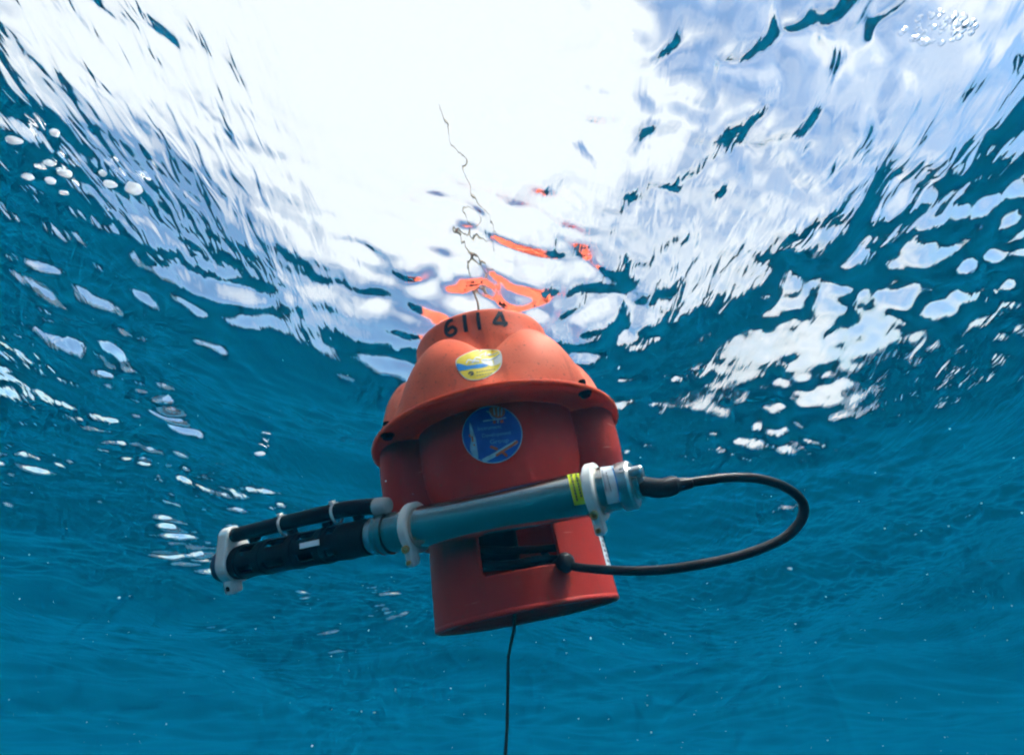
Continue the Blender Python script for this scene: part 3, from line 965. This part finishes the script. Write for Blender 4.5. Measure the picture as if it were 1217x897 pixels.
# ------------------------------------------------------------------ the cable from the sensor tube into the buoy
p_start = MI @ Vector((xe + .004, 0, 0))
cable = empty('sensor_cable', Matrix.Translation(p_start))
tag(cable, 'thick black rubber cable looping from the metal tube back to the buoy', 'cable')
bt = [MI @ Vector((xe + .004, 0, -.002)), pix(785, 580, .462), pix(802, 576, .462), pix(806, 575.5, .462), pix(822, 573.5, .463)]
v, f = tube(bt, [.0088, .0088, .0084, .0062, .0046], 20)
mk('connector_boot', local(cable, v), f, M_RUBBER, cable)
v, f = lathe([(0.0092, xe + .006), (0.0098, xe + .0065), (0.0098, xe + .0105), (0.0092, xe + .011)], 32, axis='x', closed=False)
mk('locking_ring', local(cable, [MI @ Vector((p[0], p[1], p[2] - .002)) for p in v]), f, M_STEEL, cable)
path = [(806, 575.5, .462), (835, 571, .464), (866, 567.5, .468), (900, 568.5, .474), (930, 577, .480), (950, 591, .484), (955.5, 606, .484), (948, 624, .482), (925, 643, .478), (880, 660, .474), (830, 671, .474), (785, 677, .480), (745, 678, .490), (710, 676, .505), (685, 673.5, .520)]
ga, gz = shell_hit(668, 670, RC + .001)
gl = MB @ Vector(((RC + .004) * math.cos(ga), (RC + .004) * math.sin(ga), gz))
v, f = tube([pix(*p) for p in path] + [gl], 0.0043, 16)
mk('cord', local(cable, v), f, M_RUBBER, cable)
go = MB @ Vector(((RC + .016) * math.cos(ga), (RC + .016) * math.sin(ga), gz))
gi = MB @ Vector(((RC - .012) * math.cos(ga), (RC - .012) * math.sin(ga), gz))
v, f = tube([gi, gl, gl.lerp(go, .35), gl.lerp(go, .7), go], [.007, .0085, .0105, .0095, .0055], 20)
mk('gland', local(cable, v), f, M_RUBBER, cable)
for (px, py) in ((640, 652), (620, 672)):
    a_, z_ = shell_hit(px, py, .085)
    q = MB @ Vector((.085 * math.cos(a_), .085 * math.sin(a_), z_))
    a2, z2 = shell_hit(px - 45, py + 2, .078)
    q2 = MB @ Vector((.078 * math.cos(a2), .078 * math.sin(a2), z2))
    v, f = tube([gi, gi.lerp(q, .6) + Vector((0, .002, .002)), q, q2], .0036, 10)
    mk('lead', local(cable, v), f, M_RUBBER, cable)

# ------------------------------------------------------------------ the line below the buoy
tp = MB @ Vector((0, 0, -.12))
tether = empty('tether_line', Matrix.Translation(tp))
tag(tether, 'thin dark line hanging straight down from inside the buoy', 'line')
p1 = pix(611, 744, .655); p2 = pix(605.5, 775, .64); p3 = pix(603.5, 830, .61)
v, f = tube([tp, p1.lerp(tp, .4), p1, p2, p3, p3 + Vector((-.001, .004, -.4)), p3 + Vector((.06, .1, -2.0)), p3 + Vector((.3, .3, -8.0))], .0019, 8)
mk('cord', local(tether, v), f, M_ROPE, tether)

# ------------------------------------------------------------------ bubbles under the surface
def bubble_mesh(name, seed, raft=False):
    r = random.Random(seed)
    bm = bmesh.new()
    bmesh.ops.create_icosphere(bm, subdivisions=3, radius=1.0)
    for q in bm.verts:
        n = q.co.normalized()
        k = 1 + 0.10 * math.sin(3 * n.x + seed) * math.cos(4 * n.y + seed * 2) + r.uniform(-.012, .012)
        q.co = Vector((n.x * k, n.y * k, n.z * k * .55))
    me = bpy.data.meshes.new(name)
    bm.to_mesh(me); bm.free()
    me.polygons.foreach_set('use_smooth', [True] * len(me.polygons))
    me.materials.append(M_FOAM)
    return me
dg = bpy.context.evaluated_depsgraph_get(); dg.update()
def under_surface(px, py, gap):
    """The point just below the water surface in this direction."""
    d = pdir(px, py)
    ok, loc, nor, idx_ = water.ray_cast(EYE, d)
    return loc - d * gap, (loc - EYE).length
BUB = [(17, 167, 9.5, 5.5, 'oval white bubble by the left edge, above the small cluster'),
       (33, 210, 7, 5, 'lower left white bubble of the four close together at left'),
       (59, 194, 7, 4.5, 'top white bubble of the four close together at left'),
       (77, 206, 9, 6, 'widest white bubble of the four close together at left'),
       (60, 215, 6.5, 5.5, 'lowest white bubble of the four close together at left'),
       (76, 229, 6, 3.5, 'small flat white bubble just below the four close together'),
       (131, 219, 9, 6, 'white bubble joined to the biggest foam patch at left'),
       (159, 224, 12, 10, 'biggest ragged white foam patch at upper left'),
       (122, 206, 5, 5, 'small pale bubble above the biggest foam patch'),
       (65, 158, 6, 6, 'slanting pale bubble in the upper left dark water'),
       (309, 539, 9, 4, 'lone flat white bubble left of the orange flange')]
for i, (px, py, a, b, lab) in enumerate(BUB):
    p, dist = under_surface(px, py, .02)
    o = bpy.data.objects.new('air_bubble', bubble_mesh('air_bubble', i))
    COL.objects.link(o)
    right = Vector((1, 0, -.25 if px < 300 else 0)).normalized()
    fw = pdir(px, py)
    up = (Vector((0, 0, 1)) - fw * fw.z); right = (right - fw * right.dot(fw)).normalized()
    up = right.cross(fw) * -1
    m = Matrix((right, up, fw)).transposed().to_4x4()
    k = dist / F * .55
    o.matrix_world = Matrix.Translation(p) @ m @ Matrix.Diagonal((a * k, b * k, min(a, b) * k * 1.2, 1))
    tag(o, lab, 'bubble', 'air bubbles under the surface')

# raft of small bubbles at the upper right
p, dist = under_surface(1114, 34, .015)
raft = empty('bubble_raft', Matrix.Translation(p))
tag(raft, 'round cluster of tiny bubbles on the bright surface at upper right', 'bubbles')
r5 = random.Random(5)
base = bubble_mesh('bubble', 40)
m_b = bpy.data.materials.new('clear_bubble'); m_b.use_nodes = True
tb = m_b.node_tree; gb = tb.nodes.new('ShaderNodeBsdfGlass'); gb.inputs['IOR'].default_value = 0.92; gb.inputs['Roughness'].default_value = 0.02
tb.links.new(gb.outputs['BSDF'], tb.nodes['Material Output'].inputs['Surface'])
base.materials.clear(); base.materials.append(m_b)
right, fw = Vector((1, 0, 0)), pdir(1114, 34)
right = (right - fw * right.dot(fw)).normalized(); up = fw.cross(right)
for k in range(60):
    t, rr = r5.uniform(0, 6.283), math.sqrt(r5.random())
    q = right * (math.cos(t) * rr * 30 * dist / F * .8) + up * (math.sin(t) * rr * 13 * dist / F * .8)
    o = bpy.data.objects.new('bubble', base); COL.objects.link(o); o.parent = raft
    o.location = q; s = dist / F * r5.uniform(1.2, 3.0); o.scale = (s, s, s)

# ------------------------------------------------------------------ specks drifting in the water
def specks():
    r = random.Random(21)
    V, Fc = [], []
    oct_v = [(1, 0, 0), (-1, 0, 0), (0, 1, 0), (0, -1, 0), (0, 0, 1), (0, 0, -1)]
    oct_f = [(0, 2, 4), (2, 1, 4), (1, 3, 4), (3, 0, 4), (2, 0, 5), (1, 2, 5), (3, 1, 5), (0, 3, 5)]
    n = 0
    while n < 1500:
        p = Vector((r.uniform(-1.6, 1.6), r.uniform(.12, 2.2), r.uniform(-1.2, -.05)))
        if (p - EYE).length < .22: continue
        q = MB.inverted() @ p
        if q.xy.length < .19 and -.25 < q.z < .2: continue
        s = min(.0030, .00042 * math.exp(r.gauss(0, .55))) * (0.6 + (p - EYE).length * .5)
        b = len(V)
        e = Vector((r.uniform(.6, 1.6), r.uniform(.6, 1.6), r.uniform(.6, 1.4)))
        V += [(p.x + x * s * e.x, p.y + y * s * e.y, p.z + z * s * e.z) for x, y, z in oct_v]
        Fc += [tuple(i + b for i in t) for t in oct_f]
        n += 1
    o = mk('suspended_particles', V, Fc, M_SPECK)
    tag(o, 'fine pale specks drifting in the blue water', kind='stuff')
specks()
